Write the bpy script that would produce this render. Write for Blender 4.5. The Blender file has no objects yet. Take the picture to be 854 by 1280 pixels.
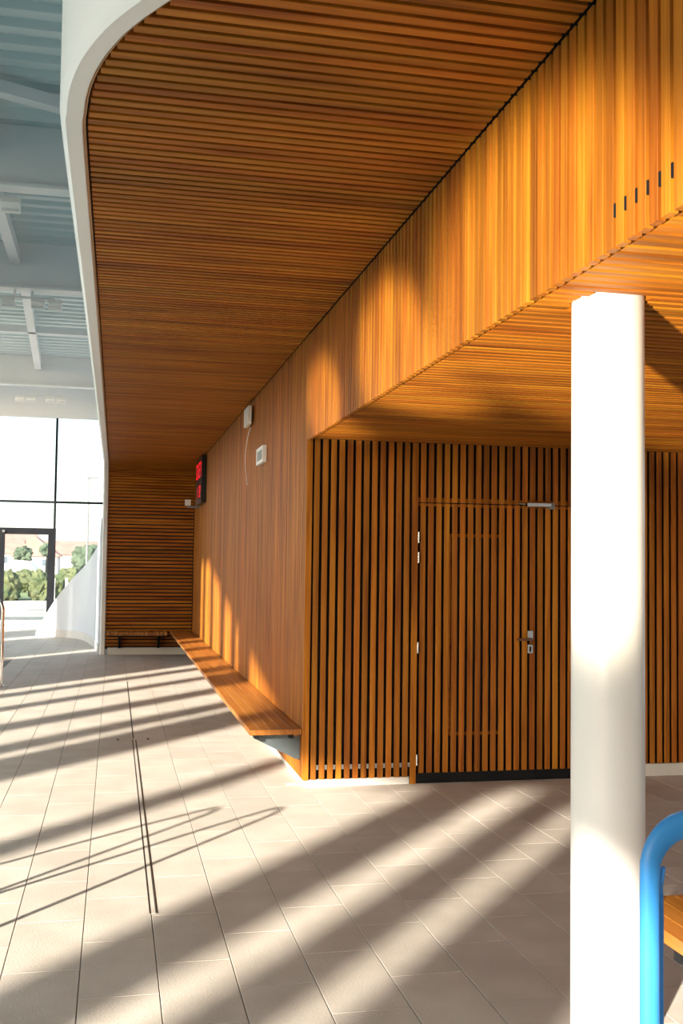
import bpy, math, random
from math import sin, cos, tan, pi, radians, sqrt
from mathutils import Vector, Matrix, noise

random.seed(7)
S = bpy.context.scene
COL = S.collection

# ------------------------------------------------------------------ camera
FPX, YAW, PIT, ROL, EYE = 1306.6, .2132, .0501, .0128, 1.65
fw = Vector((sin(YAW) * cos(PIT), cos(YAW) * cos(PIT), sin(PIT)))
r0 = Vector((cos(YAW), -sin(YAW), 0))
u0 = r0.cross(fw)
rt = r0 * cos(ROL) + u0 * sin(ROL)
up = u0 * cos(ROL) - r0 * sin(ROL)
cam_data = bpy.data.cameras.new('camera')
cam_data.sensor_fit = 'HORIZONTAL'
cam_data.sensor_width = 36.0
cam_data.lens = 36.0 * FPX / 854.0
cam_data.clip_end = 1000
cam = bpy.data.objects.new('camera', cam_data)
COL.objects.link(cam)
cam.matrix_world = Matrix(((rt.x, up.x, -fw.x, 0), (rt.y, up.y, -fw.y, 0), (rt.z, up.z, -fw.z, EYE), (0, 0, 0, 1)))
S.camera = cam


def project(p):
    q = Vector(p) - Vector((0, 0, EYE))
    t = q.dot(fw)
    if t < .1:
        return None
    return 427 + FPX * q.dot(rt) / t, 640 - FPX * q.dot(up) / t


# ------------------------------------------------------------------ view, world, sun
S.view_settings.view_transform = 'Standard'
S.view_settings.look = 'None'
S.view_settings.gamma = 1
S.view_settings.use_curve_mapping = False
S.view_settings.exposure = 0.1
S.cycles.caustics_reflective = False
S.cycles.caustics_refractive = False
S.cycles.sample_clamp_indirect = 6.0
S.cycles.max_bounces = 10
S.cycles.diffuse_bounces = 6

SUN_AZ, SUN_EL = radians(50), radians(20)        # direction the light travels, in plan; elevation
SUN_STRENGTH = 14.2
SKY_STRENGTH = .30
world = bpy.data.worlds.new('world')
S.world = world
world.use_nodes = True
wn = world.node_tree
wn.nodes.clear()
sky = wn.nodes.new('ShaderNodeTexSky')
sky.sky_type = 'NISHITA'
sky.sun_disc = False
sky.sun_elevation = SUN_EL
sky.sun_rotation = radians(270) - SUN_AZ        # the sun stands opposite to the travel direction
sky.air_density = 1.0
sky.dust_density = 2.0
bg = wn.nodes.new('ShaderNodeBackground')
bg.inputs['Strength'].default_value = SKY_STRENGTH
wo = wn.nodes.new('ShaderNodeOutputWorld')
haze = wn.nodes.new('ShaderNodeVectorMath')
haze.operation = 'ADD'
haze.inputs[1].default_value = (2.6, 2.75, 2.95)      # an even white haze over the whole sky
wn.links.new(sky.outputs[0], haze.inputs[0])
wn.links.new(haze.outputs[0], bg.inputs[0])
wn.links.new(bg.outputs[0], wo.inputs[0])

sd = bpy.data.lights.new('sun', 'SUN')
sd.energy = SUN_STRENGTH
sd.angle = radians(.9)
sd.color = (1.0, .92, .79)
sun = bpy.data.objects.new('sun', sd)
COL.objects.link(sun)
trav = Vector((cos(SUN_AZ) * cos(SUN_EL), sin(SUN_AZ) * cos(SUN_EL), -sin(SUN_EL)))
sun.rotation_euler = (-trav).to_track_quat('Z', 'Y').to_euler()
sun.location = (-6, -8, 9)


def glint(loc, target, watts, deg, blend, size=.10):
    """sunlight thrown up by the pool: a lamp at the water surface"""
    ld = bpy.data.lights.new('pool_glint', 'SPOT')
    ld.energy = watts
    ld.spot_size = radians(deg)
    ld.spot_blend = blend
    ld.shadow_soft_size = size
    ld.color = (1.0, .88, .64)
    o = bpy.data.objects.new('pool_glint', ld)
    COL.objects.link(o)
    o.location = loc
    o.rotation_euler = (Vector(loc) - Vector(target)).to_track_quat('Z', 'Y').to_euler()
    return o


def aim(az, el, d=8.0):
    return lambda p: (p[0] + d * cos(radians(az)), p[1] + d * sin(radians(az)), p[2] + d * tan(radians(el)))


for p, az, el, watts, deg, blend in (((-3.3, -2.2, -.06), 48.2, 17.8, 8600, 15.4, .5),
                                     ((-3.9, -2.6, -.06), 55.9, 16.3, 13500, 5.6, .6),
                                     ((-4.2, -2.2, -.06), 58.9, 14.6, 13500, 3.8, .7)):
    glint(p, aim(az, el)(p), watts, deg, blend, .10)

# ------------------------------------------------------------------ helpers: materials


def mat(name, base, rough=.5, metal=0.0, spec=.5):
    m = bpy.data.materials.new(name)
    m.use_nodes = True
    b = m.node_tree.nodes['Principled BSDF']
    b.inputs['Base Color'].default_value = (*base, 1)
    b.inputs['Roughness'].default_value = rough
    b.inputs['Metallic'].default_value = metal
    b.inputs['Specular IOR Level'].default_value = spec
    return m


def nd(m, typ, **kw):
    n = m.node_tree.nodes.new(typ)
    for k, v in kw.items():
        if k in n.inputs:
            n.inputs[k].default_value = v
        else:
            setattr(n, k, v)
    return n


def lk(m, a, ao, b, bi):
    m.node_tree.links.new(a.outputs[ao], b.inputs[bi])


def wood(name, dark, mid, light, rough=.5, vary=.35):
    """timber with the grain along local X, each object its own tone"""
    m = mat(name, mid, rough)
    b = m.node_tree.nodes['Principled BSDF']
    tc = nd(m, 'ShaderNodeTexCoord')
    oi = nd(m, 'ShaderNodeObjectInfo')
    off = nd(m, 'ShaderNodeMath', operation='MULTIPLY')
    off.inputs[1].default_value = 37.0
    lk(m, oi, 'Random', off, 0)
    add = nd(m, 'ShaderNodeVectorMath', operation='ADD')
    lk(m, tc, 'Object', add, 0)
    lk(m, off, 0, add, 1)
    mp = nd(m, 'ShaderNodeMapping')
    mp.inputs['Scale'].default_value = (1.1, 34, 34)
    lk(m, add, 0, mp, 0)
    n1 = nd(m, 'ShaderNodeTexNoise', Scale=1.0, Detail=4.0, Roughness=.6, Distortion=.35)
    lk(m, mp, 0, n1, 'Vector')
    mp2 = nd(m, 'ShaderNodeMapping')
    mp2.inputs['Scale'].default_value = (.9, 6, 6)
    lk(m, add, 0, mp2, 0)
    n2 = nd(m, 'ShaderNodeTexNoise', Scale=1.0, Detail=2.0)
    lk(m, mp2, 0, n2, 'Vector')
    mixf = nd(m, 'ShaderNodeMath', operation='ADD')
    lk(m, n1, 0, mixf, 0)
    lk(m, n2, 0, mixf, 1)
    ramp = nd(m, 'ShaderNodeValToRGB')
    e = ramp.color_ramp.elements
    e[0].position = .36
    e[0].color = (*dark, 1)
    e[1].position = .66
    e[1].color = (*light, 1)
    k = e.new(.5)
    k.color = (*mid, 1)
    half = nd(m, 'ShaderNodeMath', operation='MULTIPLY')
    half.inputs[1].default_value = .5
    lk(m, mixf, 0, half, 0)
    lk(m, half, 0, ramp, 0)
    hs = nd(m, 'ShaderNodeHueSaturation')
    val = nd(m, 'ShaderNodeMapRange')
    val.inputs['To Min'].default_value = 1 - vary
    val.inputs['To Max'].default_value = 1 + vary * .7
    lk(m, oi, 'Random', val, 'Value')
    lk(m, val, 0, hs, 'Value')
    wn_ = nd(m, 'ShaderNodeTexWhiteNoise', noise_dimensions='1D')
    lk(m, off, 0, wn_, 'W')
    hv = nd(m, 'ShaderNodeMapRange')
    hv.inputs['To Min'].default_value = .496
    hv.inputs['To Max'].default_value = .507
    lk(m, wn_, 0, hv, 'Value')
    lk(m, hv, 0, hs, 'Hue')
    lk(m, ramp, 0, hs, 'Color')
    lk(m, hs, 0, b, 'Base Color')
    bp = nd(m, 'ShaderNodeBump', Strength=.12, Distance=.002)
    lk(m, n1, 0, bp, 'Height')
    lk(m, bp, 0, b, 'Normal')
    return m


def mottled(name, c1, c2, scale, rough=.6, bump=0.0, bscale=None, metal=0.0, detail=4.0, perobj=0.0, spec=.5):
    m = mat(name, c1, rough, metal, spec)
    b = m.node_tree.nodes['Principled BSDF']
    tc = nd(m, 'ShaderNodeTexCoord')
    gi = nd(m, 'ShaderNodeNewGeometry')
    n = nd(m, 'ShaderNodeTexNoise', Scale=scale, Detail=detail)
    lk(m, gi, 'Position', n, 'Vector')
    r = nd(m, 'ShaderNodeValToRGB')
    r.color_ramp.elements[0].position = .35
    r.color_ramp.elements[0].color = (*c1, 1)
    r.color_ramp.elements[1].position = .65
    r.color_ramp.elements[1].color = (*c2, 1)
    lk(m, n, 0, r, 0)
    if perobj:
        oi = nd(m, 'ShaderNodeObjectInfo')
        hs = nd(m, 'ShaderNodeHueSaturation')
        mr = nd(m, 'ShaderNodeMapRange')
        mr.inputs['To Min'].default_value = 1 - perobj
        mr.inputs['To Max'].default_value = 1 + perobj
        lk(m, oi, 'Random', mr, 'Value')
        lk(m, mr, 0, hs, 'Value')
        lk(m, r, 0, hs, 'Color')
        lk(m, hs, 0, b, 'Base Color')
    else:
        lk(m, r, 0, b, 'Base Color')
    if bump:
        n2 = nd(m, 'ShaderNodeTexNoise', Scale=bscale or scale * 8, Detail=3.0)
        lk(m, gi, 'Position', n2, 'Vector')
        bp = nd(m, 'ShaderNodeBump', Strength=bump, Distance=.004)
        lk(m, n2, 0, bp, 'Height')
        lk(m, bp, 0, b, 'Normal')
    return m


def glass_mat(name, tint=(.96, .985, .975), refl=.08):
    m = bpy.data.materials.new(name)
    m.use_nodes = True
    nt = m.node_tree
    nt.nodes.clear()
    o = nt.nodes.new('ShaderNodeOutputMaterial')
    t = nt.nodes.new('ShaderNodeBsdfTransparent')
    t.inputs[0].default_value = (*tint, 1)
    g = nt.nodes.new('ShaderNodeBsdfGlossy')
    g.inputs['Roughness'].default_value = .02
    mx = nt.nodes.new('ShaderNodeMixShader')
    mx.inputs[0].default_value = refl
    nt.links.new(t.outputs[0], mx.inputs[1])
    nt.links.new(g.outputs[0], mx.inputs[2])
    nt.links.new(mx.outputs[0], o.inputs[0])
    return m


def lit(name, col, strength):
    m = mat(name, col, .4)
    b = m.node_tree.nodes['Principled BSDF']
    b.inputs['Emission Color'].default_value = (*col, 1)
    b.inputs['Emission Strength'].default_value = strength
    return m


M = {}
M['cedar'] = wood('cedar', (.215, .054, .0032), (.38, .119, .0075), (.50, .185, .015), .58, .22)
M['cedar'].node_tree.nodes['Principled BSDF'].inputs['Specular IOR Level'].default_value = .28
M['bench_wood'] = wood('bench_wood', (.25, .080, .010), (.39, .140, .020), (.48, .19, .030), .42, .10)
M['black_backing'] = mottled('black_backing', (.010, .008, .007), (.016, .012, .010), 3, .9)
M['white_shell'] = mottled('white_shell', (.82, .81, .79), (.86, .85, .83), 1.3, .42, .03, 14)
M['white_wall'] = mottled('white_wall', (.66, .70, .75), (.72, .76, .80), .8, .55)
M['white_steel'] = mottled('white_steel', (.68, .71, .72), (.73, .75, .76), .7, .45)
M['deck_steel'] = mottled('deck_steel', (.56, .65, .66), (.60, .68, .69), .5, .4)
M['column_paint'] = mottled('column_paint', (.83, .81, .78), (.87, .86, .83), 1.5, .35)
M['tile'] = mottled('tile', (.53, .472, .405), (.605, .545, .475), 3.2, .62, .35, 95, perobj=.05)
M['grout'] = mottled('grout', (.20, .18, .16), (.26, .235, .21), 6, .9)
M['steel'] = mottled('steel', (.55, .54, .52), (.66, .65, .63), 4, .25, metal=1.0)
M['chrome'] = mottled('chrome', (.75, .75, .76), (.82, .82, .83), 5, .10, metal=1.0)
M['dark_metal'] = mottled('dark_metal', (.010, .0105, .012), (.015, .0155, .017), 4, .6, spec=.12)
M['grey_plate'] = mottled('grey_plate', (.075, .10, .11), (.10, .125, .135), 5, .5)
M['slot_dark'] = mottled('slot_dark', (.03, .026, .02), (.05, .042, .03), 9, .8)
M['blue_plastic'] = mottled('blue_plastic', (.035, .25, .62), (.045, .28, .67), 2, .38, .02, 30)
M['white_plastic'] = mottled('white_plastic', (.80, .80, .78), (.84, .84, .82), 6, .4)
M['grey_plastic'] = mottled('grey_plastic', (.20, .20, .20), (.25, .25, .245), 6, .5)
M['black_plastic'] = mottled('black_plastic', (.008, .009, .009), (.014, .015, .015), 6, .35)
M['red_led'] = lit('red_led', (1.0, .02, .035), .5)
M['lamp_face'] = mottled('lamp_face', (.80, .80, .80), (.85, .85, .85), 6, .2)
M['glass'] = glass_mat('glass')
M['anthracite'] = mottled('anthracite', (.008, .009, .012), (.012, .013, .016), 3, .6, spec=.08)
M['pool_liner'] = mottled('pool_liner', (.25, .55, .65), (.30, .60, .70), 2, .4)
M['skirting'] = mottled('skirting', (.66, .64, .60), (.72, .70, .66), 2, .5)
M['lip_beige'] = mottled('lip_beige', (.46, .33, .20), (.54, .40, .26), 5, .6)
M['paper'] = mottled('paper', (.75, .45, .40), (.80, .58, .52), 20, .7)

# exterior
M['ground'] = mottled('ground', (.40, .36, .33), (.48, .44, .40), .3, .9)
M['grass'] = mottled('grass', (.13, .17, .06), (.20, .24, .09), .25, .9)
M['hedge_leaf'] = mottled('hedge_leaf', (.055, .08, .03), (.13, .14, .06), 1.6, .8, .6, 9)
M['tree_leaf'] = mottled('tree_leaf', (.05, .08, .05), (.09, .12, .075), .7, .8, .5, 4)
M['roof_tile'] = mottled('roof_tile', (.36, .18, .145), (.42, .23, .19), .9, .8)
M['render_wall'] = mottled('render_wall', (.62, .55, .50), (.70, .62, .57), .5, .8)
M['render_wall_pale'] = mottled('render_wall_pale', (.75, .72, .70), (.80, .77, .75), .5, .8)
M['house_glass'] = mottled('house_glass', (.10, .13, .17), (.14, .17, .21), .5, .2)
M['canvas'] = mottled('canvas', (.84, .82, .80), (.88, .86, .84), .7, .7)
M['hill'] = mottled('hill', (.36, .33, .34), (.44, .38, .38), .03, .9)

wg = bpy.data.materials.new('pool_water')
wg.use_nodes = True
_b = wg.node_tree.nodes['Principled BSDF']
_b.inputs['Base Color'].default_value = (.10, .36, .46, 1)
_b.inputs['Roughness'].default_value = .06
_b.inputs['IOR'].default_value = 1.33
_n = nd(wg, 'ShaderNodeTexNoise', Scale=2.2, Detail=3.0)
_g = nd(wg, 'ShaderNodeNewGeometry')
lk(wg, _g, 'Position', _n, 'Vector')
_bp = nd(wg, 'ShaderNodeBump', Strength=.25, Distance=.05)
lk(wg, _n, 0, _bp, 'Height')
lk(wg, _bp, 0, _b, 'Normal')
M['water'] = wg

# ------------------------------------------------------------------ helpers: geometry


class MB:
    def __init__(self):
        self.v = []
        self.f = []

    def add(self, vs, fs):
        n = len(self.v)
        self.v += [tuple(p) for p in vs]
        self.f += [tuple(i + n for i in q) for q in fs]
        return self

    def box(self, x0, y0, z0, x1, y1, z1):
        vs = [(x, y, z) for x in (x0, x1) for y in (y0, y1) for z in (z0, z1)]
        return self.add(vs, [(0, 1, 3, 2), (4, 6, 7, 5), (0, 4, 5, 1), (2, 3, 7, 6), (0, 2, 6, 4), (1, 5, 7, 3)])

    def cbox(self, c, s, rot=None, ch=0.0):
        """box about a centre, chamfered by ch on every edge parallel to local X"""
        hx, hy, hz = s[0] / 2, s[1] / 2, s[2] / 2
        if ch:
            pr = [(-hy + ch, -hz), (hy - ch, -hz), (hy, -hz + ch), (hy, hz - ch), (hy - ch, hz), (-hy + ch, hz), (-hy, hz - ch), (-hy, -hz + ch)]
        else:
            pr = [(-hy, -hz), (hy, -hz), (hy, hz), (-hy, hz)]
        k = len(pr)
        vs = [Vector((-hx, a, b)) for a, b in pr] + [Vector((hx, a, b)) for a, b in pr]
        if rot is not None:
            vs = [rot @ p for p in vs]
        vs = [p + Vector(c) for p in vs]
        fs = [(i, (i + 1) % k, k + (i + 1) % k, k + i) for i in range(k)] + [tuple(reversed(range(k))), tuple(range(k, 2 * k))]
        return self.add(vs, fs)

    def prism(self, poly, axis, a, b):
        """closed polygon in the two other axes, extruded along axis from a to b"""
        def p(u, v, w):
            return {'x': (w, u, v), 'y': (u, w, v), 'z': (u, v, w)}[axis]
        k = len(poly)
        vs = [p(u, v, a) for u, v in poly] + [p(u, v, b) for u, v in poly]
        fs = [(i, (i + 1) % k, k + (i + 1) % k, k + i) for i in range(k)] + [tuple(reversed(range(k))), tuple(range(k, 2 * k))]
        return self.add(vs, fs)

    def tube(self, path, r, n=12, flat=None, cap=True):
        """round (or oval: flat=(ru, rv)) tube along a path"""
        path = [Vector(p) for p in path]
        rings = []
        ref = None
        for i, p in enumerate(path):
            t = (path[min(i + 1, len(path) - 1)] - path[max(i - 1, 0)]).normalized()
            if ref is None:
                ref = Vector((0, 1, 0)) if abs(t.y) < .9 else Vector((1, 0, 0))
            a = (ref - t * ref.dot(t)).normalized()
            ref = a
            b = t.cross(a)
            rr = r[i] if isinstance(r, (list, tuple)) else r
            ra, rb = (rr, rr) if flat is None else (flat[i] if isinstance(flat, list) else flat)
            rings.append([p + a * (ra * cos(2 * pi * k / n)) + b * (rb * sin(2 * pi * k / n)) for k in range(n)])
        vs = [q for ring in rings for q in ring]
        fs = []
        for i in range(len(rings) - 1):
            for k in range(n):
                fs.append((i * n + k, i * n + (k + 1) % n, (i + 1) * n + (k + 1) % n, (i + 1) * n + k))
        if cap:
            fs.append(tuple(reversed(range(n))))
            fs.append(tuple((len(rings) - 1) * n + k for k in range(n)))
        return self.add(vs, fs)

    def mesh(self, name, material, smooth=False):
        me = bpy.data.meshes.new(name)
        me.from_pydata(self.v, [], self.f)
        me.materials.append(M[material])
        me.update()
        import bmesh
        bm = bmesh.new()
        bm.from_mesh(me)
        bmesh.ops.recalc_face_normals(bm, faces=bm.faces)
        bm.to_mesh(me)
        bm.free()
        if smooth:
            for p in me.polygons:
                p.use_smooth = True
            try:
                me.set_sharp_from_angle(angle=radians(35))
            except Exception:
                pass
        return me

    def obj(self, name, material, parent=None, smooth=False, centre=True):
        if centre and self.v and parent is None:
            lo = [min(p[i] for p in self.v) for i in range(3)]
            hi = [max(p[i] for p in self.v) for i in range(3)]
            c = Vector(((lo[0] + hi[0]) / 2, (lo[1] + hi[1]) / 2, lo[2]))
        else:
            c = Vector((0, 0, 0))
            if parent is not None:
                w = parent
                while w is not None:
                    c = c + w.location
                    w = w.parent
        self.v = [(p[0] - c.x, p[1] - c.y, p[2] - c.z) for p in self.v]
        o = bpy.data.objects.new(name, self.mesh(name, material, smooth))
        COL.objects.link(o)
        if parent is not None:
            o.parent = parent
        else:
            o.location = c
        return o


def empty(name, loc=(0, 0, 0)):
    o = bpy.data.objects.new(name, None)
    o.empty_display_size = .1
    COL.objects.link(o)
    o.location = loc
    return o


def tag(o, label=None, cat=None, group=None, kind=None):
    if label:
        o['label'] = label
    if cat:
        o['category'] = cat
    if group:
        o['group'] = group
    if kind:
        o['kind'] = kind
    return o


def box_obj(name, b, material, parent=None):
    return MB().box(*b).obj(name, material, parent)


_cache = {}


def slat_mesh(L, w, d, material='cedar', ch=.0018):
    k = (round(L, 3), w, d, material)
    if k not in _cache:
        _cache[k] = MB().cbox((0, 0, 0), (L, w, d), None, ch).mesh('slat', material)
    return _cache[k]


ROT_ALONG_X = Matrix.Identity(3)
ROT_UP_WIDE_Y = Matrix(((0, 0, -1), (0, 1, 0), (1, 0, 0)))     # length up, width along Y, depth along X
ROT_UP_WIDE_X = Matrix(((0, 1, 0), (0, 0, 1), (1, 0, 0)))      # length up, width along X, depth along Y
ROT_Y = Matrix(((0, -1, 0), (1, 0, 0), (0, 0, 1)))             # length along Y, width along X


def slat(parent, c, L, rot, w=.043, d=.020, material='cedar', name='slat'):
    o = bpy.data.objects.new(name, slat_mesh(L, w, d, material))
    COL.objects.link(o)
    o.parent = parent
    o.location = Vector(c) - parent.location
    o.rotation_euler = rot.to_euler()
    return o


# ------------------------------------------------------------------ key dimensions
X0, Y0, ZC, ZS = 1.392, 7.69, 3.368, 2.591
YE = 19.05                       # end wall
XE = -.155                       # left edge of the timber ceiling
PER = .064
COVE = 1.0
XF = -8.0
ZR = 7.0                         # roof deck
ZB = 6.2                         # underside of the roof beams

# ------------------------------------------------------------------ floor
floor = MB().box(-1.9, -8, -.30, 9, 30.4, -.006).box(-9, 18.0, -.30, -1.9, 30.4, -.006).box(-9, -9, -.30, 9, -8, -.006).box(-9, -8, -.3, -7.4, 18, -.006).obj('floor', 'grout')
tag(floor, kind='structure')
TW, TL, JT = .305, .600, .004
tile_me = MB().cbox((0, 0, -.0045), (TL - JT, TW - JT, .009), ROT_Y, .0015).mesh('tile', 'tile')
cells = []
xcol = -.097 - TW * 6 + 0.0
k0 = -6
for k in range(-25, 26):
    xa = -.097 + TW * k
    ph = .54 if k % 2 == 0 else .242
    for j in range(-14, 50):
        yc = ph + TL * j + TL / 2
        xc = xa + TW / 2
        if (xc < -1.76 and yc < 18.3) or xc < -7.5 or yc < -7.6 or yc > 30.0:
            continue
        if xc > X0 + .1 and yc > Y0 + .45:
            continue
        # a tile cut short at the wall of timber is hidden by the skirting
        cells.append((xc, yc))


def in_view(xc, yc):
    for dx in (-TW / 2, TW / 2):
        for dy in (-TL / 2, TL / 2):
            q = project((xc + dx, yc + dy, 0))
            if q and -8 < q[0] < 862 and -8 < q[1] < 1290:
                return True
    return False


vis = sorted([c for c in cells if in_view(*c)], key=lambda c: c[0] ** 2 + c[1] ** 2)
near = vis[:298]
nearset = set(near)
for c in near:
    o = bpy.data.objects.new('tile', tile_me)
    COL.objects.link(o)
    o.parent = floor
    o.location = Vector((c[0], c[1], 0)) - floor.location
rest = MB()
for c in cells:
    if c not in nearset:
        rest.box(c[0] - TW / 2 + JT / 2, c[1] - TL / 2 + JT / 2, -.006, c[0] + TW / 2 - JT / 2, c[1] + TL / 2 - JT / 2, 0)
tf = rest.obj('tile_field', 'tile', floor)
tag(tf, kind='stuff')

# slot drain set in the floor
drain = empty('slot_drain', (.211, 5.07, 0))
tag(drain, 'long dark slot drain running down the beige tiled floor', 'drain')
MB().box(.199, 5.07, -.004, .203, 9.95, .0025).box(.233, 5.07, -.004, .237, 9.95, .0025).obj('channel_edge', 'steel', drain)
MB().box(.203, 5.07, -.005, .2085, 9.95, .0012).box(.2275, 5.07, -.005, .233, 9.95, .0012).obj('slot', 'slot_dark', drain)
MB().box(.2085, 5.07, -.004, .2275, 9.95, .002).obj('cover_strip', 'tile', drain)
MB().box(.207, 10.06, -.004, .217, 14.79, .0012).obj('slot', 'slot_dark', drain)
MB().box(.06, 9.97, -.003, .08, 10.05, .0012).obj('lifting_hole', 'slot_dark', drain)
MB().box(.335, 9.97, -.003, .355, 10.05, .0012).obj('lifting_hole', 'slot_dark', drain)

# pool tank and water beyond the left of the picture
tank = MB().box(-7.4, -8, -1.5, -1.9, 18, -1.4).box(-7.45, -8, -1.5, -7.4, 18, -.02).box(-7.4, -8.05, -1.5, -1.9, -8, -.3).obj('pool_basin', 'pool_liner')
tag(tank, kind='structure')
water = MB().box(-7.39, -7.95, -.16, -1.91, 17.99, -.13).obj('pool_water', 'water')
tag(water, kind='structure')

# ------------------------------------------------------------------ timber wall on the right: fascia above, bench wall beyond
wall_right = box_obj('wall_right', (X0 + .036, Y0 + .06, .05, X0 + .10, YE + .2, ZC + .06), 'black_backing')
tag(wall_right, kind='structure')
n = int((YE - Y0) / PER)
for i in range(n):
    y = Y0 + .022 + PER * (i + .0)
    if y > YE - .02:
        break
    slat(wall_right, (X0 + .015, y, (.055 + ZC + .012) / 2), ZC + .012 - .055, ROT_UP_WIDE_Y, .045, .026)
wall_upper = MB().box(X0 + .036, 1.88, ZS + .036, X0 + .10, Y0 + .06, ZC + .06).obj('wall_upper', 'black_backing')
tag(wall_upper, kind='structure')
i = 0
y = Y0 - .042
while y > 1.9:
    slat(wall_upper, (X0 + .015, y, (ZS - .014 + ZC + .004) / 2), ZC + .004 - ZS + .014, ROT_UP_WIDE_Y, .045, .026)
    y -= PER
    i += 1
for k in range(7):
    yy = Y0 - .042 - PER * (77 + k) + PER / 2
    MB().box(X0 + .002, yy - .004, ZS + .075, X0 + .02, yy + .004, ZS + .115).obj('clip', 'dark_metal', wall_upper)

# skirting under the bench wall and the door wall
b1 = box_obj('baseboard_right', (X0 + .02, Y0 + .02, -.004, X0 + .09, YE, .052), 'skirting')
tag(b1, kind='structure')

# ------------------------------------------------------------------ wall with the slatted door
DX0, DX1, DXM = 2.272, 3.80, 3.231          # door opening and meeting line of its two leaves
DZ0, DZ1 = .080, 2.128
wall_rear = MB().box(X0 + .05, Y0 + .036, .05, DX0 - .02, Y0 + .12, ZS + .1).box(DX1, Y0 + .036, .03, 6.5, Y0 + .12, ZS + .1).box(DX0 - .02, Y0 + .091, 0, DX1, Y0 + .12, DZ1 + .02).box(DX0 - .02, Y0 + .036, DZ1 + .001, DX1, Y0 + .12, ZS + .1).obj('wall_rear', 'black_backing')
tag(wall_rear, kind='structure')
door = empty('door_1', (2.25, Y0, 0))
tag(door, kind='structure')
MB().box(DX0 - .02, Y0 + .040, .0, DX1, Y0 + .09, DZ1).obj('door_leaf', 'black_backing', door)
xs = X0 + .0250
slat(wall_rear, (X0 + .0245, Y0 + .010, (.052 + ZS) / 2), ZS - .052, ROT_UP_WIDE_X, .047)
k = 1
VIS_X0, VIS_X1, VIS_Z0, VIS_Z1 = 2.515, 2.955, .365, 1.885
while True:
    x = 1.476 + PER * (k - 1)
    if x > 6.4:
        break
    if abs(x - 2.246) < PER / 2:
        # jamb slat of the door reaches down to the floor
        slat(wall_rear, (x, Y0 + .013, (.002 + ZS) / 2), ZS - .002, ROT_UP_WIDE_X, .043, .034)
    elif DX0 < x < DX1:
        slat(door, (x, Y0 + .010, (DZ0 + DZ1) / 2), DZ1 - DZ0, ROT_UP_WIDE_X, .0405, .017)
        slat(wall_rear, (x, Y0 + .010, (DZ1 + .008 + ZS) / 2), ZS - DZ1 - .008, ROT_UP_WIDE_X, .0405, .017)
    elif x < DX0:
        slat(wall_rear, (x, Y0 + .010, (.055 + ZS) / 2), ZS - .055, ROT_UP_WIDE_X, .0405, .017)
        if x < 2.2:
            MB().box(x + .023, Y0 + .008, .125, x + .040, Y0 + .034, .16).obj('clip', 'steel', wall_rear)
    else:
        slat(wall_rear, (x, Y0 + .010, (.10 + ZS) / 2), ZS - .10, ROT_UP_WIDE_X, .0405, .017)
    k += 1
# horizontal rails set back in the gaps: lintel and door head
slat(wall_rear, ((DX0 + DX1) / 2, Y0 + .026, DZ1 + .026), DX1 - DX0, ROT_ALONG_X, .018, .034, name='lintel')
slat(door, ((DX0 + DX1) / 2, Y0 + .028, DZ1 - .011), DX1 - DX0 - .01, ROT_ALONG_X, .018, .020, name='head_rail')
# vision panel behind the slats of the wide leaf
vp = MB().box(VIS_X0, Y0 + .024, VIS_Z0 - .012, VIS_X1, Y0 + .040, VIS_Z0 + .012).box(VIS_X0, Y0 + .024, VIS_Z1 - .012, VIS_X1, Y0 + .040, VIS_Z1 + .012).box(VIS_X0, Y0 + .018, VIS_Z0, VIS_X0 + .022, Y0 + .040, VIS_Z1).box(VIS_X1 - .022, Y0 + .030, VIS_Z0, VIS_X1, Y0 + .040, VIS_Z1).obj('vision_panel_frame', 'cedar', door)
MB().box(VIS_X0 + .022, Y0 + .034, VIS_Z0 + .012, VIS_X1 - .022, Y0 + .038, VIS_Z1 - .012).obj('pane', 'black_plastic', vp)
# hinges, one mesh each
for zc in (1.865, 1.71, 1.025, .18):
    MB().tube([(2.2705, Y0 - .004, zc - .042), (2.2705, Y0 - .004, zc + .042)], .0085, 8).obj('hinge', 'steel', door, True)
# plinth, in two lengths
MB().box(DX0 - .015, Y0 + .006, .002, DXM - .002, Y0 + .03, DZ0 - .002).obj('kick_plate', 'dark_metal', door)
MB().box(DXM + .002, Y0 + .006, .002, DX1, Y0 + .03, DZ0 - .002).obj('kick_plate', 'dark_metal', door)
# lever handle with its rose, keyhole plate
h = MB().cbox((3.18, Y0 - .006, 1.118), (.045, .012, .075), None, .004).obj('handle_plate', 'steel', door)
MB().tube([(3.18, Y0 - .006, 1.088), (3.18, Y0 - .05, 1.088), (3.17, Y0 - .056, 1.088), (3.055, Y0 - .056, 1.088)], .010, 8).obj('lever', 'steel', h, True)
kp = MB().cbox((3.18, Y0 - .006, 1.012), (.042, .012, .072), None, .004).obj('keyhole_plate', 'steel', door)
MB().box(3.173, Y0 - .0135, .99, 3.187, Y0 - .0115, 1.03).obj('keyhole', 'dark_metal', kp)
# door closer at the head
cl = MB().cbox((3.235, Y0 - .03, 2.135), (.20, .05, .036), None, .006).obj('door_closer', 'steel', door)
MB().cbox((3.345, Y0 - .022, 2.128), (.045, .044, .05), None, .005).obj('closer_bracket', 'grey_plastic', cl)
MB().tube([(3.12, Y0 - .03, 2.14), (3.08, Y0 - .045, 2.142), (3.06, Y0 - .05, 2.142)], .008, 8).obj('closer_arm', 'steel', cl, True)
b2 = MB().box(X0 + .05, Y0 + .012, -.004, 2.215, Y0 + .035, .053).obj('baseboard_rear', 'skirting')
tag(b2, kind='structure')
b3 = MB().box(DX1 + .01, Y0 + .006, -.004, 6.4, Y0 + .03, .095).obj('baseboard_rear', 'skirting')
tag(b3, kind='structure')

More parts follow.
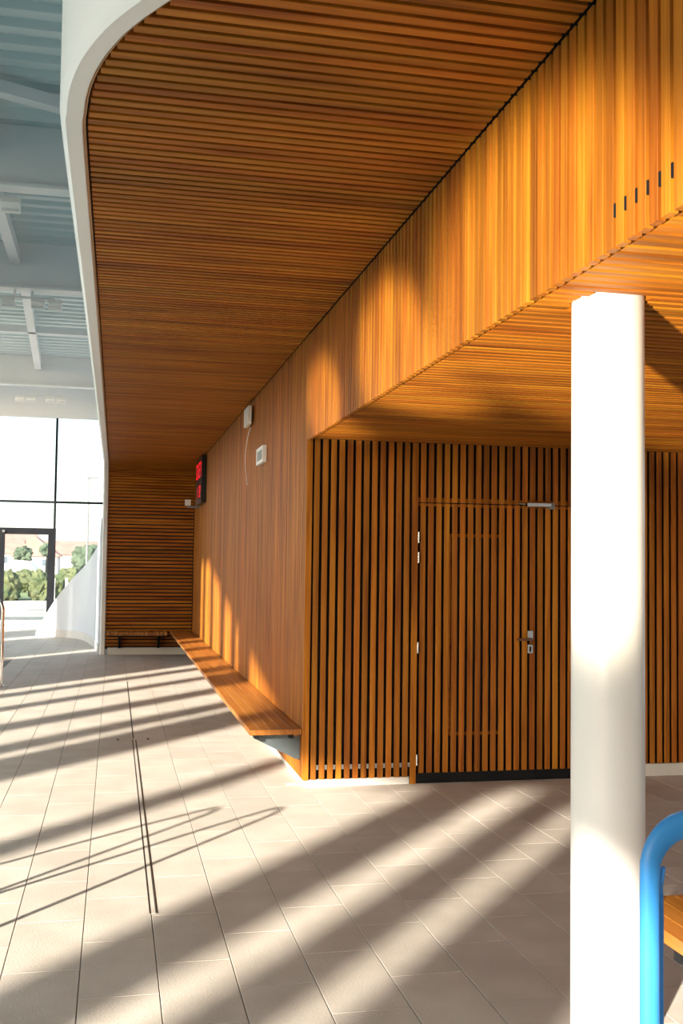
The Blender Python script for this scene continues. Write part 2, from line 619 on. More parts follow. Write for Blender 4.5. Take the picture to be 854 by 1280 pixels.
# ------------------------------------------------------------------ soffit over the door
soffit = MB().box(X0 + .10, 1.88, ZS + .036, 6.5, Y0 + .05, ZS + .09).obj('ceiling_soffit', 'black_backing')
tag(soffit, kind='structure')
y = Y0 - .026
PX, PY, PR = 1.700, 3.406, .1265
while y > 1.92:
    xa, xb = X0 + .056, 6.4
    dy = abs(y - PY) - .022
    if dy < PR + .002:                       # the slats are cut around the column
        hw = sqrt(max(0, (PR + .004) ** 2 - max(dy, 0) ** 2))
        slat(soffit, ((xa + PX - hw) / 2, y, ZS + .010), PX - hw - xa, ROT_ALONG_X)
        slat(soffit, ((PX + hw + xb) / 2, y, ZS + .010), xb - PX - hw, ROT_ALONG_X)
    else:
        slat(soffit, ((xa + xb) / 2, y, ZS + .010), xb - xa, ROT_ALONG_X)
    y -= PER

# ------------------------------------------------------------------ curved edge of the timber niche
plan = [(1.42, 1.93), (1.05, 2.12), (.72, 2.39), (.45, 2.66), (.25, 2.92), (.097, 3.168), (.039, 3.268), (-.022, 3.395), (-.088, 3.588),
        (-.132, 3.80), (-.153, 4.02), (-.162, 4.25), (-.160, 5.5)]


def catmull(pts, sub):
    out = []
    for i in range(len(pts) - 1):
        p0, p1, p2, p3 = pts[max(i - 1, 0)], pts[i], pts[i + 1], pts[min(i + 2, len(pts) - 1)]
        for s in range(sub):
            t = s / sub
            out.append(tuple(.5 * ((2 * p1[j]) + (-p0[j] + p2[j]) * t + (2 * p0[j] - 5 * p1[j] + 4 * p2[j] - p3[j]) * t * t + (-p0[j] + 3 * p1[j] - 3 * p2[j] + p3[j]) * t ** 3) for j in range(len(p1))))
    out.append(tuple(pts[-1]))
    return out


plan_s = catmull(plan, 5)
plan_s += [(-.158 + .020 * s / 8, 5.5 + (YE - COVE - 5.5) * s / 8) for s in range(1, 9)]


def edge_x(y):
    for a, b in zip(plan_s, plan_s[1:]):
        if a[1] <= y <= b[1]:
            return a[0] + (b[0] - a[0]) * (y - a[1]) / max(1e-6, b[1] - a[1])
    return plan_s[-1][0] if y > plan_s[-1][1] else plan_s[0][0]


RB = ZC - .025                          # underside of the white edge, a little below the slats
frames = []
for i, p in enumerate(plan_s):
    a = plan_s[max(i - 1, 0)]
    b = plan_s[min(i + 1, len(plan_s) - 1)]
    t = Vector((b[0] - a[0], b[1] - a[1], 0)).normalized()
    frames.append((Vector((p[0], p[1], RB)), Vector((-t.y, t.x, 0)), Vector((0, 0, 1))))
XL = plan_s[-1][0]
for s in range(1, 13):
    a = (pi / 2) * s / 12
    rr = COVE - .025
    frames.append((Vector((XL + .002, YE - COVE + rr * sin(a), ZC - COVE + rr * cos(a))), Vector((-1, 0, 0)), Vector((0, sin(a), cos(a)))))
frames.append((Vector((XL + .003, YE - .025, .0)), Vector((-1, 0, 0)), Vector((0, 1, 0))))
prof = [(-.002, .07), (-.002, .006), (.003, 0), (.063, 0), (.078, .022), (.086, .045), (.086, .10)]
rim = MB()
vs, fs = [], []
k = len(prof)
for c, o_, b_ in frames:
    for (a, b) in prof:
        vs.append(c + o_ * a + b_ * b)
for i in range(len(frames) - 1):
    for j in range(k):
        fs.append((i * k + j, i * k + (j + 1) % k, (i + 1) * k + (j + 1) % k, (i + 1) * k + j))
fs += [tuple(range(k)), tuple((len(frames) - 1) * k + j for j in range(k))]
rim.add(vs, fs)
trim = rim.obj('trim_1', 'white_shell', None, True)
tag(trim, kind='structure')
# tan inner lip between the white edge and the slats
lip = MB()
vs, fs = [], []
for c, o_, b_ in frames:
    for (a, b) in [(-.004, .004), (-.011, .010), (-.011, .06), (-.004, .06)]:
        vs.append(c + o_ * a + b_ * b)
for i in range(len(frames) - 1):
    for j in range(4):
        fs.append((i * 4 + j, i * 4 + (j + 1) % 4, (i + 1) * 4 + (j + 1) % 4, (i + 1) * 4 + j))
lip.add(vs, fs)
lip.obj('inner_lip', 'lip_beige', trim)
# white skin of the pod, standing on that edge
TOP = 4.7
skin = MB()
vs, fs = [], []
ps = [(f[0], f[1]) for f in frames[:len(plan_s)]]
for c, o_ in ps:
    for off, z in ((.0857, RB + .07), (.0857, TOP), (.03, TOP), (.03, RB + .06)):
        q = c + o_ * off
        vs.append((q.x, q.y, z))
for i in range(len(ps) - 1):
    for j in range(4):
        fs.append((i * 4 + j, i * 4 + (j + 1) % 4, (i + 1) * 4 + (j + 1) % 4, (i + 1) * 4 + j))
skin.add(vs, fs)
pod = skin.obj('wall_shell', 'white_shell', None, True)
tag(pod, kind='structure')
MB().box(X0 - .01, 1.79, ZS - .03, 6.5, 1.878, TOP).obj('front_panel', 'white_shell', pod)
poly = [(c.x + o_.x * .05, c.y + o_.y * .05) for c, o_ in ps] + [(6.5, YE - COVE), (6.5, 1.93)]
MB().prism(poly, 'z', TOP - .12, TOP - .02).obj('shell_top', 'white_shell', pod)

# ------------------------------------------------------------------ timber ceiling and end wall
poly = [(c.x + o_.x * .02, c.y + o_.y * .02) for c, o_ in ps] + [(X0 + .036, YE - COVE), (X0 + .036, 1.93)]
ceiling = MB().prism(poly, 'z', ZC + .036, ZC + .08).obj('ceiling', 'black_backing')
tag(ceiling, kind='structure')
y = 2.02
last = 0
while y < YE - COVE:
    xa = max(edge_x(y - .022), edge_x(y + .022)) + .020
    if X0 - xa > .05:
        xb = X0 - .012
        slat(ceiling, ((xa + xb) / 2, y, ZC + .010), xb - xa, ROT_ALONG_X)
    last = y
    y += PER
nc = int(COVE * pi / 2 / PER)
rm = COVE + .036
cove = MB()
vs, fs = [], []
for s in range(13):
    a = pi / 2 * s / 12
    for x in (XL, X0 + .03):
        for r in (rm, rm + .04):
            vs.append((x, YE - COVE + r * sin(a), ZC - COVE + r * cos(a)))
for i in range(12):
    o4 = i * 4
    for a, b in ((0, 1), (1, 3), (3, 2), (2, 0)):
        fs.append((o4 + a, o4 + b, o4 + 4 + b, o4 + 4 + a))
cove.add(vs, fs)
cove.obj('cove_backing', 'black_backing', ceiling)
for s in range(nc + 1):
    a = (s + .5) * (pi / 2) / (nc + 1)
    r = COVE + .010
    slat(ceiling, ((XL + .012 + X0 - .006) / 2, YE - COVE + r * sin(a), ZC - COVE + r * cos(a)), X0 - .018 - XL, Matrix.Rotation(-a, 3, 'X'))
wall_far = MB().box(XL - .02, YE + .036, .10, X0 + .03, YE + .09, ZC - COVE).obj('wall_far', 'black_backing')
tag(wall_far, kind='structure')
z = ZC - COVE - .02
while z > .17:
    slat(wall_far, ((XL + .012 + X0 - .006) / 2, YE + .015, z), X0 - .018 - XL, Matrix.Rotation(-pi / 2, 3, 'X'))
    z -= PER
b4 = MB().box(XL + .05, YE + .004, -.004, X0 - .002, YE + .05, .125).obj('baseboard_far', 'skirting')
tag(b4, kind='structure')

# ------------------------------------------------------------------ white wall flaring out behind the end wall
fl = [(-.24, 19.12, 2.42), (-.30, 20.2, 2.02), (-.40, 21.3, 1.82), (-.60, 22.6, 1.56), (-.90, 23.3, 1.24), (-1.20, 23.55, .86), (-1.42, 23.68, .50), (-1.66, 23.95, .07)]
fs_ = catmull(fl, 6)


def sweep_wall(pts, z0, t0, t1, extra=0.0):
    mb = MB()
    vs, fs = [], []
    for i, p in enumerate(pts):
        a = pts[max(i - 1, 0)]
        b = pts[min(i + 1, len(pts) - 1)]
        t = Vector((b[0] - a[0], b[1] - a[1], 0)).normalized()
        nrm = Vector((t.y, -t.x, 0))
        for off, z in ((t0, z0), (t0, p[2]), (t1, p[2]), (t1, z0)):
            vs.append((p[0] + nrm.x * off, p[1] + nrm.y * off, z))
    for i in range(len(pts) - 1):
        for j in range(4):
            fs.append((i * 4 + j, i * 4 + (j + 1) % 4, (i + 1) * 4 + (j + 1) % 4, (i + 1) * 4 + j))
    fs += [(0, 1, 2, 3), tuple((len(pts) - 1) * 4 + j for j in range(4))]
    return mb.add(vs, fs)


flare = sweep_wall(fs_, -.004, 0.0, .12).obj('wall_flare', 'white_wall', None, True)
tag(flare, kind='structure')
sk = [(p[0], p[1], min(.16, p[2])) for p in fs_ if p[2] > .5]
b5 = sweep_wall(sk, -.003, -.014, -.001).obj('baseboard_flare', 'skirting', None, True)
tag(b5, kind='structure')

# ------------------------------------------------------------------ hall: roof, beams, glazing
roof = MB()
per = .36
vs, fs = [], []
pts = []
y = 1.0
while y < 30.6:
    pts += [(y, ZR), (y + .14, ZR), (y + .17, ZR + .08), (y + .33, ZR + .08)]
    y += per
for x in (XF - .08, 6.5):
    vs += [(x, a, b) for a, b in pts]
n = len(pts)
fs = [(i, i + 1, n + i + 1, n + i) for i in range(n - 1)]
roof.add(vs, fs)
roof.box(-8.08, -12, ZR + .09, 9, 30.8, ZR + .25)
rf = roof.obj('ceiling_hall', 'deck_steel')
tag(rf, kind='structure')
for yb in (8.3, 13.2, 18.15, 28.2):
    b = MB().box(-8.08, yb - .015, ZB + .04, 6.5, yb + .015, ZR).box(-8.08, yb - .13, ZB, 6.5, yb + .13, ZB + .04).obj('roof_beam', 'white_steel')
    tag(b, kind='structure')
for yb, zz in ((23.6, 6.62),):
    b = MB().box(-8.08, yb - .06, zz, 6.5, yb + .06, zz + .13).obj('purlin', 'white_steel')
    tag(b, kind='structure')
for (xa, ya, xb, yb) in ((-1.72, 13.25, -1.74, 18.10), (-1.66, 18.2, -2.06, 28.15), (-1.6, 8.35, -1.62, 13.15)):
    d = Vector((xb - xa, yb - ya, 0))
    rot = Matrix.Rotation(math.atan2(d.y, d.x), 3, 'Z')
    b = MB().cbox(((xa + xb) / 2, (ya + yb) / 2, 6.72), (d.length, .16, .20), rot).obj('roof_strut', 'white_steel')
    tag(b, kind='structure')

rot = Matrix.Rotation(radians(24), 3, 'Z')
b = MB().cbox((-1.2, 11.85, 6.82), (2.7, .16, .14), rot).obj('roof_brace', 'white_steel')
tag(b, kind='structure')

# far glazing
YG = 30.5
win = empty('window_1', (-1.7, YG, 0))
tag(win, kind='structure')
ZH = 5.70
hd = MB().box(-9, YG - .10, ZH, 6.5, YG + .15, ZR + .1).obj('wall_far_header', 'white_steel')
tag(hd, kind='structure')
gx = [-8.9, -6.2, -4.6, -1.67, -.22, 1.23, 2.7]
for x in gx:
    MB().box(x - .03, YG - .05, 0 if x != -1.67 else 2.56, x + .03, YG + .05, ZH).obj('mullion', 'anthracite', win)
MB().box(-8.9, YG - .045, 3.27, 2.7, YG + .045, 3.33).obj('transom', 'anthracite', win)
MB().box(-8.9, YG - .06, ZH - .02, 2.7, YG + .06, ZH + .03).obj('head_profile', 'white_steel', win)
for a, b in zip(gx, gx[1:]):
    if b == -1.67:
        MB().box(a + .03, YG - .006, .06, -3.16, YG + .006, 2.56).obj('pane', 'glass', win)
        MB().box(a + .03, YG - .06, .0, -3.16, YG + .06, .06).obj('sill', 'anthracite', win)
        MB().box(a + .03, YG - .006, 2.58, b - .03, YG + .006, 3.27).obj('pane', 'glass', win)
    else:
        MB().box(a + .03, YG - .006, .06, b - .03, YG + .006, 3.27).obj('pane', 'glass', win)
        MB().box(a + .03, YG - .06, .0, b - .03, YG + .06, .06).obj('sill', 'anthracite', win)
    MB().box(a + .03, YG - .006, 3.33, b - .03, YG + .006, ZH - .02).obj('pane', 'glass', win)
d2 = empty('door_2', (-2.4, YG, 0))
tag(d2, kind='structure')
MB().box(-3.15, YG - .07, .0, -3.0, YG + .07, 2.56).box(-1.83, YG - .07, .0, -1.63, YG + .07, 2.56).box(-3.0, YG - .07, 2.38, -1.83, YG + .07, 2.56).obj('door_frame', 'anthracite', d2)
MB().box(-3.0, YG - .05, .0, -1.83, YG + .05, .07).obj('threshold', 'grey_plate', d2)
MB().box(-3.0, YG - .008, .07, -1.83, YG + .008, 2.38).obj('pane', 'glass', d2)
MB().cbox((-3.03, YG - .10, 2.46), (.07, .05, .07), None, .008).obj('closer', 'steel', d2)
st = MB().box(-6, 26.6, -.004, -1.5, 29.6, .03).obj('trim_2', 'white_shell')
tag(st, kind='structure')
kb = MB().box(-.5, 30.38, 0, 6.5, YG - .1, .0).box(1.0, YE + .35, 0, 1.25, 30.3, TOP - .2)
w2 = kb.obj('wall_side', 'white_wall')
tag(w2, kind='structure')

# unseen sunward side wall: posts, panels and raking head shaped to stripe the sunlight
fac = empty('wall_left_gobo', (XF, 0, 0))
tag(fac, kind='structure')


def post(a, b, z1=ZR):
    MB().box(XF - .08, a, 0, XF + .08, b, z1).obj('post', 'white_steel', fac)  # unseen blocker, set to shade one band of sun


for a, b in ((-5.45, -4.85), (-2.62, -2.38), (-.28, .62), (1.02, 1.38), (2.36, 2.76), (6.1, 8.45), (-6.40, -6.0)):
    post(a, b)
post(3.95, 4.2)
post(5.25, 5.5)
post(-7.85, -6.80)
post(-14, -9.5)
post(8.45, 10.6)
post(11.2, 12.7)
post(12.85, 14.75)
post(14.95, 15.45)
post(16.4, 18.6)
post(20.5, 21.2)
post(25, 25.5)
head = [(-9.5, ZR + .1), (-9.5, 6.12), (-7.85, 6.12), (-6.8, 6.40), (-6.0, 6.30), (-4.6, 5.74), (-3.5, 5.50), (2.0, 6.50), (4.5, 6.98), (30, 6.99), (30, ZR + .1)]
MB().prism(head, 'x', XF - .06, XF + .06).obj('gobo_head_panel', 'white_wall', fac)  # unseen panel, lower edge shaped to cut off the sun on the walls
wb = MB().box(-9, -14.2, 0, 9, -14, ZR + .1).box(9, -14, -.3, 9.2, Y0 + .1, ZR + .1).obj('wall_back', 'white_wall')
tag(wb, kind='structure')
fb = MB().box(-9, -14, -.3, 9, -9, -.006).obj('floor_back', 'tile')
tag(fb, kind='structure')

# ------------------------------------------------------------------ column
colm = MB()
nn = 64
vs = []
for z in (-.004, ZS + .03):
    vs += [(PX + PR * cos(2 * pi * q / nn), PY + PR * sin(2 * pi * q / nn), z) for q in range(nn)]
colm.add(vs, [(q, (q + 1) % nn, nn + (q + 1) % nn, nn + q) for q in range(nn)] + [tuple(range(nn)), tuple(range(nn, 2 * nn))])
column = colm.obj('column', 'column_paint', None, True)
tag(column, 'thick round white column rising from the floor to the slatted soffit', 'column')

# ------------------------------------------------------------------ benches
bench = empty('wall_bench', (1.2, 13, 0))
tag(bench, 'long wooden bench fixed along the timber wall on grey brackets', 'bench')
BX0, BX1, BZ = .999, X0 - .006, .426
BY0, BY1 = Y0 + .012, YE - .02
npl = 5
pw = (BX1 - BX0) / npl
for q in range(npl):
    xc = BX0 + pw * (q + .5)
    slat(bench, (xc, (BY0 + BY1) / 2, BZ - .019), BY1 - BY0, ROT_Y, round(pw - .0012, 4), .038, 'bench_wood', 'plank')
MB().box(BX0 - .002, BY0, BZ - .034, BX0, BY1, BZ - .004).obj('edge_strip', 'bench_wood', bench)
for xc in (1.055, 1.315):
    MB().box(xc - .015, BY0 + .02, BZ - .068, xc + .015, BY1, BZ - .0385).obj('support_rail', 'dark_metal', bench)
yb = BY0 + .10
while yb < BY1:
    MB().prism([(1.03, BZ - .069), (1.0705, BZ - .069), (1.0705, BZ - .039), (1.2995, BZ - .039), (1.2995, BZ - .069), (X0 - .002, BZ - .069), (X0 - .002, .19), (X0 - .03, .19)], 'y', yb - .005, yb + .005).obj('bracket', 'grey_plate', bench)
    yb += 1.55

eb = empty('end_bench', (.45, 18.85, 0))
tag(eb, 'short slatted wooden bench against the far timber wall', 'bench')
for q in range(16):
    xc = XL + .06 + q * .0655
    if xc > .97:
        break
    slat(eb, (xc, 18.82, BZ - .03), .42, ROT_Y, .054, .06, 'bench_wood', 'plank')
for xc in (.12, .80):
    MB().prism([(18.68, BZ - .062), (YE - .002, BZ - .062), (YE - .002, .12), (YE - .06, .12)], 'x', xc - .02, xc + .02).obj('bracket', 'dark_metal', eb)
MB().box(XL + .04, 18.70, BZ - .09, .97, 18.73, BZ - .0605).obj('support_rail', 'dark_metal', eb)

rb = empty('slatted_bench', (2.1, 2.4, 0))
tag(rb, 'wooden slatted bench behind the blue rail and white column, cut by the frame', 'bench')
RX0, RY1, RZ = 1.845, 3.62, .43
for q in range(6):
    slat(rb, (RX0 + .036 + q * .078, (RY1 + .9) / 2, RZ - .022), RY1 - .9, ROT_Y, .072, .044, 'bench_wood', 'plank')
for yy in (3.22, 1.4):
    MB().box(RX0 + .012, yy - .02, RZ - .085, RX0 + .452, yy + .02, RZ - .0445).obj('support_rail', 'dark_metal', rb)
    MB().box(RX0 + .20, yy - .025, -.001, RX0 + .26, yy + .025, RZ - .085).obj('leg', 'dark_metal', rb)

# ------------------------------------------------------------------ blue bent rail in the right foreground
br = empty('blue_rail', (1.42, 2.6, 0))
tag(br, 'bright blue bent tubular rail standing right of the white column', 'rail')
bx, by = 1.419, 2.60
RBD = .125
path = [(bx, by, -.001), (bx, by, .3), (bx, by, .6), (bx, by, .80)]
for s_ in range(1, 9):
    a = (pi / 2) * s_ / 8
    path.append((bx + RBD * (1 - cos(a)), by, .838 + RBD * sin(a)))
path += [(bx + .22, by, .963), (bx + .385, by, .963)]
flat = []
for i, p in enumerate(path):
    w = .027
    if i >= 4:
        w = .027 + .010 * min(1, (i - 3) / 6)
    flat.append((.022, w))
MB().tube(path, .03, 20, flat).obj('bent_tube', 'blue_plastic', br, True)
fin = [(bx + .051, by + .05, -.001), (bx + .051, by + .05, .5), (bx + .051, by + .046, .70), (bx + .046, by + .034, .79), (bx + .048, by + .012, .845)]
MB().tube(fin, .012, 10, [(.016, .016), (.016, .016), (.014, .015), (.011, .012), (.006, .006)]).obj('back_stay', 'blue_plastic', br, True)
MB().tube([(bx + .385, by, -.001), (bx + .385, by, .90), (bx + .385, by, .963)], .027, 16).obj('rear_leg', 'blue_plastic', br, True)

# ------------------------------------------------------------------ pool hand rails


def hoop(label, a, b, h, rbend, r, group=None, lean=0.0):
    a, b = Vector(a), Vector(b)
    e = empty('hand_rail', (a + b) / 2)
    tag(e, label, 'rail', group)
    d = (b - a)
    L = d.length
    u = d.normalized()
    pts = [a, a + Vector((0, 0, h - rbend)) * .5, a + Vector((0, 0, h - rbend))]
    for s in range(1, 8):
        t = pi / 2 * s / 8
        pts.append(a + u * (rbend * (1 - cos(t))) + Vector((0, 0, h - rbend + rbend * sin(t))))
    pts += [a + u * rbend + Vector((0, 0, h)), b - u * rbend + Vector((0, 0, h))]
    for s in range(1, 8):
        t = pi / 2 * s / 8
        pts.append(b - u * (rbend * (1 - sin(t))) + Vector((0, 0, h - rbend + rbend * cos(t))))
    pts += [b + Vector((0, 0, h - rbend)), b]
    MB().tube(pts, r, 14).obj('tube', 'chrome', e, True)
    for p in (a, b):
        MB().tube([p + Vector((0, 0, -.002)), p + Vector((0, 0, .012))], .045, 16).obj('floor_flange', 'chrome', e, True)
    return e


hoop('chrome hand rail on the tiled deck at the left edge', (-1.415, 14.39, 0), (-1.80, 14.62, 0), 1.15, .17, .024)


def arch(label, a, b, top, r):
    """grab rail narrowing to a tight bend at the top"""
    a, b, top = Vector(a), Vector(b), Vector(top)
    e = empty('grab_rail', (a + b) / 2)
    tag(e, label, 'rail')
    s = (b - a).normalized() * .05
    pts = [a, a.lerp(top - s, .4), a.lerp(top - s, .8), top - s + Vector((0, 0, -.06)), top - s * .6 + Vector((0, 0, -.012)), top, top + s * .6 + Vector((0, 0, -.012)), top + s + Vector((0, 0, -.06)),
           b.lerp(top + s, .8), b.lerp(top + s, .4), b]
    MB().tube(pts, r, 12).obj('tube', 'chrome', e, True)
    return e


sx, sy = cos(SUN_AZ) / tan(SUN_EL), sin(SUN_AZ) / tan(SUN_EL)
hh = 1.1
for lab, tip, da, db in (('chrome grab rail standing nearer the timber wall, outside the left edge', (1.133, 7.08), (.72, .69), (.615, .788)),
                         ('chrome grab rail standing nearer the pool, outside the left edge', (.708, 7.147), (.743, .669), (.62, .785))):
    L = 3.0
    arch(lab, (tip[0] - L * da[0], tip[1] - L * da[1], 0), (tip[0] - L * db[0], tip[1] - L * db[1], 0), (tip[0] - hh * sx, tip[1] - hh * sy, hh), .016)

# ------------------------------------------------------------------ things on the timber wall
sc = empty('scoreboard', (X0 - .05, 17.05, 2.6))
tag(sc, 'black scoreboard with red digits high on the timber wall', 'scoreboard')
MB().box(X0 - .08, 16.5, 2.60, X0 - .002, 17.62, 3.34).obj('housing', 'black_plastic', sc)


def digit(y0, z0, w, h, segs, t=.028):
    """seven-segment digit on the face; y runs away from the viewer, so left is the larger y"""
    mb = MB()
    x0_, x1_ = X0 - .086, X0 - .0795
    L = {'a': (0, h - t, w, h), 'd': (0, 0, w, t), 'g': (0, h / 2 - t / 2, w, h / 2 + t / 2), 'b': (w - t, h / 2, w, h), 'c': (w - t, 0, w, h / 2), 'f': (0, h / 2, t, h), 'e': (0, 0, t, h / 2)}
    for s in segs:
        a, b, c, d = L[s]
        mb.box(x0_, y0 - c, z0 + b, x1_, y0 - a, z0 + d)
    return mb


for (yy, zz, w, h, s) in ((17.52, 3.02, .18, .24, 'abcdef'), (17.28, 3.02, .18, .24, 'bc'), (17.0, 3.02, .18, .24, 'abged'), (16.76, 3.02, .18, .24, 'bc'),
                          (17.40, 2.70, .14, .18, 'bc'), (16.9, 2.70, .14, .18, 'abged')):
    digit(yy, zz, w, h, s).obj('digit', 'red_led', sc)

cam1 = empty('camera_unit', (1.24, 17.8, 2.57))
tag(cam1, 'small white camera below the black scoreboard', 'camera')
MB().cbox((1.19, 17.78, 2.66), (.09, .14, .10), None, .01).obj('body', 'white_plastic', cam1)
MB().box(1.18, 17.80, 2.575, X0 - .001, 17.84, 2.61).obj('mount', 'grey_plastic', cam1)

sp1 = empty('wall_speaker', (X0 - .05, 11.0, 3.1))
tag(sp1, 'narrow white box speaker mounted just under the timber ceiling', 'speaker')
MB().box(X0 - .065, 10.78, 3.10, X0 - .030, 11.15, 3.29).obj('cabinet', 'white_plastic', sp1)
MB().box(X0 - .030, 10.86, 3.14, X0 - .001, 11.07, 3.25).obj('bracket', 'grey_plastic', sp1)
sp2 = empty('wall_sensor', (X0 - .04, 10.1, 2.6))
tag(sp2, 'square white framed box mounted lower on the timber wall', 'sensor')
MB().box(X0 - .04, 9.82, 2.615, X0 - .001, 9.86, 2.775).box(X0 - .04, 10.24, 2.615, X0 - .001, 10.28, 2.775).box(X0 - .04, 9.86, 2.615, X0 - .001, 10.24, 2.645).box(X0 - .04, 9.86, 2.745, X0 - .001, 10.24, 2.775).obj('frame', 'white_plastic', sp2)
MB().box(X0 - .03, 9.86, 2.645, X0 - .002, 10.24, 2.745).obj('face', 'grey_plastic', sp2)
cb = MB().tube(catmull([(X0 - .008, 11.02, 3.09), (X0 - .008, 11.25, 3.02), (X0 - .008, 11.42, 2.88), (X0 - .008, 11.44, 2.74), (X0 - .008, 11.33, 2.6), (X0 - .008, 11.24, 2.5)], 5), .004, 6).obj('cable', 'white_plastic')
tag(cb, 'thin pale cable hanging loose on the timber wall under the speaker', 'cable')
pp = MB().cbox((1.345, 7.80, .006), (.10, .035, .012), None, .003).obj('scrap', 'paper')
tag(pp, 'small pinkish scrap lying on the floor at the timber corner', 'litter')

# ------------------------------------------------------------------ floodlights under the roof beams


def flood(label, xc, yc, z):
    e = empty('floodlight_bar', (xc, yc, z))
    tag(e, label, 'floodlight', 'floodlights under the roof beams')
    MB().box(xc - .50, yc - .025, z - .04, xc + .50, yc + .025, z).obj('crossbar', 'white_steel', e)
    MB().box(xc - .16, yc - .02, z, xc - .12, yc + .02, ZB + .001).obj('hanger', 'white_steel', e)
    MB().box(xc + .12, yc - .02, z, xc + .16, yc + .02, ZB + .001).obj('hanger', 'white_steel', e)
    for dx in (-.52, -.24, .24, .52):
        hd_ = MB().cbox((xc + dx, yc - .05, z - .12), (.22, .16, .13), Matrix.Rotation(radians(-38), 3, 'X'), .02).obj('lamp_head', 'white_plastic', e)
        MB().cbox((xc + dx, yc - .092, z - .174), (.19, .008, .11), Matrix.Rotation(radians(-38), 3, 'X')).obj('lens', 'lamp_face', hd_)
        MB().box(xc + dx - .012, yc - .02, z - .10, xc + dx + .012, yc + .02, z - .02).obj('yoke', 'grey_plastic', hd_)
    return e


flood('bar of floodlights nearest the camera, under the first white roof beam', -1.86, 13.27, 6.12)
flood('bar of floodlights under the middle white roof beam', -1.60, 18.20, 6.10)
flood('bar of floodlights under the farthest roof beam above the glazing', -1.98, 28.25, 5.98)

# ------------------------------------------------------------------ outside
gr = MB().box(-200, 30.7, -.35, 200, 600, -.06).obj('ground', 'ground')
tag(gr, kind='structure')
gl = MB().box(-200, 47, -.055, 200, 110, -.03).obj('lawn', 'grass')
tag(gl, kind='structure')
gs = MB().box(-60, -60, -2.0, -9, 30.7, -1.9).obj('ground_side', 'ground')
tag(gs, kind='structure')


def blob(name, parent, c, s, material, seed, sub=3, rough=.28, freq=1.5):
    import bmesh
    bm = bmesh.new()
    bmesh.ops.create_icosphere(bm, subdivisions=sub, radius=1)
    for v in bm.verts:
        p = v.co.copy()
        d = noise.fractal(p * freq + Vector((seed, seed * 1.7, 0)), .9, 2.1, 4)
        q = p * (1 + rough * d)
        v.co = Vector((q.x * s[0], q.y * s[1], max(q.z, -.9) * s[2]))
    me = bpy.data.meshes.new(name)
    bm.to_mesh(me)
    bm.free()
    me.materials.append(M[material])
    o = bpy.data.objects.new(name, me)
    COL.objects.link(o)
    if parent is None:
        o.location = c
    else:
        o.parent = parent
        o.location = Vector(c) - parent.location
    return o


places = ('leftmost, at the edge of the door view', 'second from the left, in the door view', 'third from the left, before the door stile', 'fourth, right of the door frame', 'fifth, nearest the white flared wall')
for q, (xx, yy, h_) in enumerate(((-5.9, 47, .62), (-4.45, 46.6, .68), (-3.0, 47, .74), (-1.55, 47.4, .62), (-.1, 47, .66))):
    o = blob('hedge_shrub', None, (xx, yy, .5), (.60, .6, h_), 'hedge_leaf', q * 3.1 + 2, 4, .30, 2.6)
    tag(o, 'green hedge shrub outside the glazing, ' + places[q], 'shrub', 'hedge shrubs outside')
places = ('leftmost of the row', 'second of the row from the left', 'third of the row from the left', 'rightmost of the row')
for q, (xx, yy, h_) in enumerate(((-6.9, 58, .9), (-4.6, 58, .75), (-2.3, 58, .9), (0, 58, .85))):
    o = blob('field_shrub', None, (xx, yy, .35), (.95, .8, h_), 'hedge_leaf', q * 5.3 + 20, 4, .30, 2.2)
    tag(o, 'olive green bush behind the hedge, ' + places[q], 'shrub', 'bushes behind the hedge')


def tree(label, x, y, zc, r, seed):
    e = empty('tree', (x, y, -.03))
    tag(e, label, 'tree')
    MB().tube([(x, y, -.05), (x + .1, y, zc * .7), (x, y, zc)], [.25, .2, .1], 8).obj('trunk', 'slot_dark', e)
    blob('crown', e, (x, y, zc), (r, r, r * .95), 'tree_leaf', seed, 4, .4, 2.0)


tree('dark green tree between the distant houses, behind the lamp post', -3.2, 128, 1.9, 1.8, 4)
tree('small round tree before the red roofs, seen through the glazed door', -10.2, 124, 2.3, .95, 9)
tree('pale green tree rising left of the mullion among the roofs', -7.7, 127, 2.9, .85, 15)


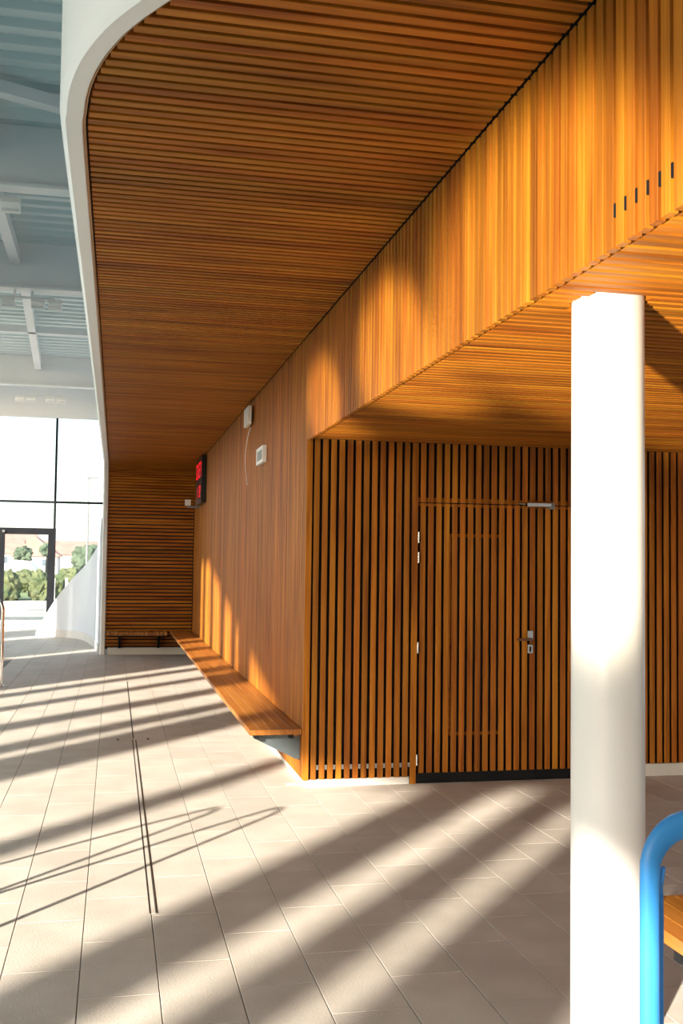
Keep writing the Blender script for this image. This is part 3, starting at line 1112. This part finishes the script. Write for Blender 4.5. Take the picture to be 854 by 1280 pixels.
def house(label, x, y, w, d, hw, hr, wall, flip=False):
    e = empty('house', (x, y, 0))
    tag(e, label, 'house')
    MB().box(x - w / 2, y - d / 2, -.1, x + w / 2, y + d / 2, hw).obj('wall', wall, e)
    if not flip:
        MB().prism([(y - d / 2 - .4, hw), (y + d / 2 + .4, hw), (y, hw + hr)], 'x', x - w / 2 - .3, x + w / 2 + .3).obj('roof', 'roof_tile', e)
    else:
        MB().prism([(x - w / 2 - .4, hw), (x + w / 2 + .4, hw), (x, hw + hr)], 'y', y - d / 2 - .3, y + d / 2 + .3).obj('roof', 'roof_tile', e)
    nw = max(2, int(w / 3.2))
    for q in range(nw):
        xc = x - w / 2 + w * (q + .5) / nw
        f_ = MB().box(xc - .55, y - d / 2 - .06, .9, xc + .55, y - d / 2 - .005, min(2.2, hw - .3)).obj('window_frame', 'white_plastic', e)
        MB().box(xc - .47, y - d / 2 - .075, .98, xc + .47, y - d / 2 - .062, min(2.12, hw - .38)).obj('pane', 'house_glass', f_)


house('low house with a long red tiled roof at the left outside', -16.5, 152, 8, 9, 2.6, 2.0, 'render_wall')
house('house with a red gable roof in the middle of the door view', -9.9, 142, 5.6, 8, 2.2, 2.5, 'render_wall', True)
house('red roofed house right of the door mullion', -6.6, 172, 8, 9, 2.6, 2.2, 'render_wall')
house('pale house with a red roof behind the lamp post', 1.6, 165, 7, 9, 3.4, 2.2, 'render_wall_pale')
house('farther pale house showing above the left roofs', -21, 212, 12, 9, 4.6, 2.2, 'render_wall_pale')
tn = MB()
vs = []
tp = [(-1.6, -.05), (-1.5, .9), (-1.1, 1.35), (-.5, 1.6), (0, 1.65), (.5, 1.6), (1.1, 1.35), (1.5, .9), (1.6, -.05)]
tn.prism([(-8.3 + a, b) for a, b in tp], 'y', 96, 101)
tg = tn.obj('tent', 'canvas')
tag(tg, 'low white arched tent beyond the hedge seen through the door', 'tent')
lp = empty('lamp_post', (-1.55, 62, 0))
tag(lp, 'tall thin grey lamp post standing outside beyond the hedge', 'lamp post')
MB().tube([(-1.55, 62, -.06), (-1.55, 62, 3.5), (-1.55, 62, 6.45)], [.07, .06, .045], 8).obj('pole', 'grey_plastic', lp)
MB().cbox((-1.35, 62, 6.48), (.62, .22, .09), None, .02).obj('lamp_head', 'grey_plastic', lp)
for lab, xx in (('short pale post left of two, outside in the grass', -2.38), ('short pale post right of two, outside in the grass', -1.88)):
    o = MB().box(xx - .05, 44.0, -.06, xx + .05, 44.08, .95).obj('marker_post', 'canvas')
    tag(o, lab, 'post')
